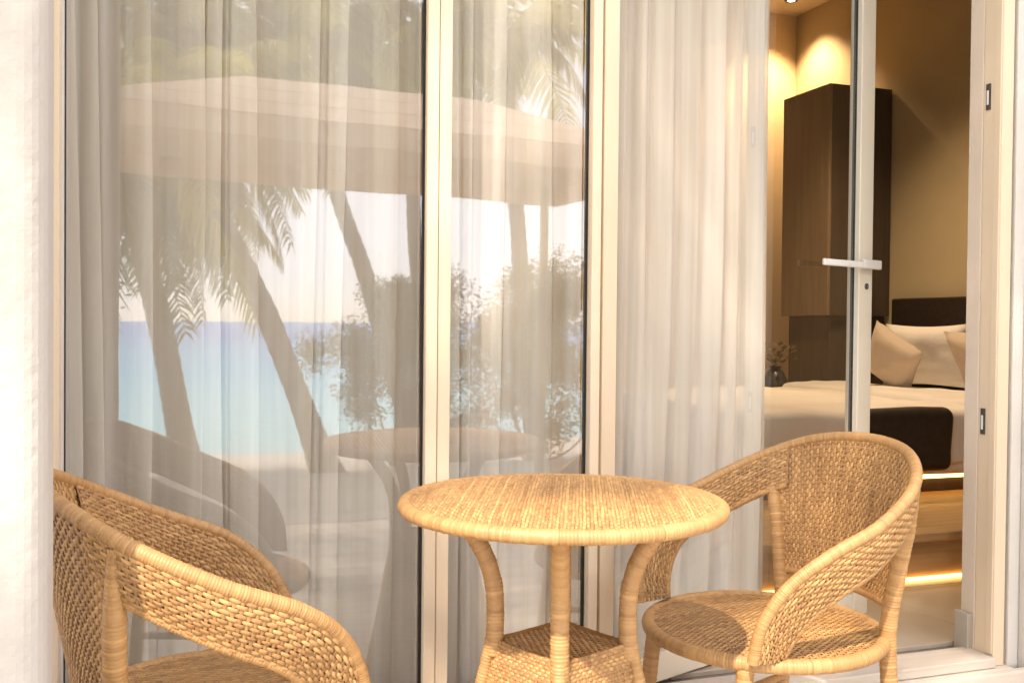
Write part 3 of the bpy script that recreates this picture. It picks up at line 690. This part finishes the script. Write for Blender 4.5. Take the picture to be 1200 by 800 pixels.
palm((-3.65, -5.18, -.2), [(-2.85, -4.98, 2.6), (-1.05, -4.38, 4.8)], (.45, -4.08, 5.64), .16, .11, 'tall palm arching over the chairs, casting dappled shade', 5, 20, 1.1)
palm((-5.15, -4.46, -.2), [(-4.75, -4.26, 2.2)], (-3.85, -3.86, 5.56), .16, .11, 'tall palm left of the pillar casting dappled shade on it', 8, 13, 1.0)
palm((-3.4, -6.9, -.2), [(-2.6, -6.6, 2.0), (-1.3, -6.0, 3.8)], (.1, -5.3, 4.75), .15, .10, 'palm arching over the terrace, its fronds coloured yellow as if sunlit, mirrored at the top of the wide panel', 6, 24, 1.0)

for i_, (bx_, by_, tx_, ty_, tz_, nf_, lab_) in enumerate((
        (-1.5, -10.6, -.95, -9.9, 2.75, 34, 'low bushy palm mirrored as a dark frond mass at mid left'),
        (3.9, -13.9, 1.5, -12.9, 5.1, 24, 'palm rising behind the pavilion roof, mirrored left of the first mullion'),
        (4.4, -14.6, 3.6, -13.9, 5.4, 24, 'palm rising behind the pavilion roof, mirrored at the first mullion'),
        (5.9, -13.6, 5.0, -12.9, 5.5, 24, 'palm rising behind the pavilion roof, mirrored at the top of the narrow panel'),
        (-1.3, -12.8, -.3, -11.9, 4.9, 24, 'palm rising behind the pavilion roof, mirrored at upper left'))):
    palm((bx_, by_, ground_z(by_)), [((bx_+tx_)/2-.15, (by_+ty_)/2, tz_*.5)], (tx_, ty_, tz_), .15, .10, lab_, 20+i_, nf_, 1.15)

def shrub(loc, rx, rz, n, label, seed, size=.055):
    rg = random.Random(seed); o = empty('shrub', loc); tag(o, label, 'shrub', 'shrubs edging the terrace')
    V, F = [], []
    cl = [(Vector((rg.gauss(0, .45)*rx, rg.gauss(0, .45)*rx, rz*(.10+.85*rg.random()))), rg.uniform(.25, .5)*rx) for _ in range(34)]
    for i in range(n):
        c, r = rg.choice(cl); d = Vector((rg.gauss(0, 1), rg.gauss(0, 1), rg.gauss(0, 1))).normalized(); p = c+d*r*rg.random()**.55
        a = Vector((rg.gauss(0, 1), rg.gauss(0, 1), rg.gauss(0, .6))).normalized()*size*rg.uniform(.7, 1.4); b = a.cross(d).normalized()*size*.3; k = len(V)
        V += [p, p+a*.5+b, p+a, p+a*.5-b]; F.append((k, k+1, k+2, k+3))
    link_obj('foliage', np_mesh('foliage', V, F, sm=False), 'shrub', o)
    SV, SF, off = [], [], 0
    for c, r in cl[:9]:
        P, s = resample(catmull([(0, 0, -.05), tuple(c*.5+Vector((0, 0, -.05*rz))), tuple(c)], 8), n=10); v, f = tube_data(P, np.linspace(.022, .006, 10), 7, off); SV.append(v); SF.append(f); off += len(v)
    link_obj('stems', np_mesh('stems', np.vstack(SV), np.vstack(SF)), 'trunk', o); return o
shrub((3.05, -11.9, ground_z(-11.9)), 1.05, 2.7, 26000, 'leafy shrub mirrored right of the leaning palm trunk', 1, .06)
shrub((4.9, -11.2, ground_z(-11.2)), 1.1, 3.0, 26000, 'leafy shrub mirrored in the narrow glass panel', 2, .06)
shrub((6.6, -9.4, ground_z(-9.4)), 1.3, 3.4, 16000, 'tall leafy shrub beyond the side wing', 3, .085)
shrub((-1.9, -11.0, ground_z(-11.0)), 1.0, 3.4, 14000, 'leafy shrub mirrored at the left edge of the glass', 4, .085)

# open beach pavilion with a hipped roof of sun-bleached peach panels
def pavilion(loc, rot, hx, hy, ze, za, label):
    o = empty('beach_pavilion', loc, rot); tag(o, label, 'pavilion')
    rx = hx*.42
    E = [(-hx, -hy, ze), (hx, -hy, ze), (hx, hy, ze), (-hx, hy, ze)]; A_, B_ = (-rx, 0, za), (rx, 0, za)
    def slab(name, P, mat):
        n = (Vector(P[1])-Vector(P[0])).cross(Vector(P[2])-Vector(P[0])).normalized()*.03
        lo = [tuple(Vector(p)-n) for p in P]; m = len(P)
        F = [tuple(range(m)), tuple(reversed(range(m, 2*m)))]+[(i, m+i, m+(i+1) % m, (i+1) % m) for i in range(m)]
        me = bpy.data.meshes.new(name); me.from_pydata(list(P)+lo, [], F); return link_obj(name, me, mat, o)
    NC = 3
    for L0, L1, T1, T0 in ((E[0], E[1], B_, A_), (E[2], E[3], A_, B_), (E[1], E[2], B_, B_), (E[3], E[0], A_, A_)):
        L0, L1, T0, T1 = map(Vector, (L0, L1, T0, T1))
        for c_ in range(NC):
            t0, t1 = c_/NC, min(1.0, (c_+1.12)/NC); up = Vector((0, 0, .006))
            P = [L0.lerp(T0, t0)+up, L1.lerp(T1, t0)+up, L1.lerp(T1, t1), L0.lerp(T0, t1)]
            if (P[2]-P[3]).length < 1e-4: P = P[:3]
            slab('roof_course', [tuple(p) for p in P], 'thatch')
    for (x0, x1, y0, y1) in ((-hx-.03, hx+.03, -hy-.03, -hy+.03), (-hx-.03, hx+.03, hy-.03, hy+.03), (-hx-.03, -hx+.03, -hy+.031, hy-.031), (hx-.03, hx+.03, -hy+.031, hy-.031)):
        box('fascia', x0, x1, y0, y1, ze-.20, ze-.012, 'canvas', o, .006)
    for sx_ in (-1, 1):
        for sy_ in (-1, 1):
            P = np.array([[sx_*(hx-.35), sy_*(hy-.35), -.3], [sx_*(hx-.35), sy_*(hy-.35), ze-.02]]); v, f = tube_data(resample(P, n=6)[0], .055, 12)
            link_obj('post', np_mesh('post', v, f), 'trunk', o)
    return o
pavilion((1.75, -7.35, -.70), R(-7), 2.75, 1.25, 3.25, 3.86, 'open beach pavilion with peach hipped roof mirrored across the upper glass')
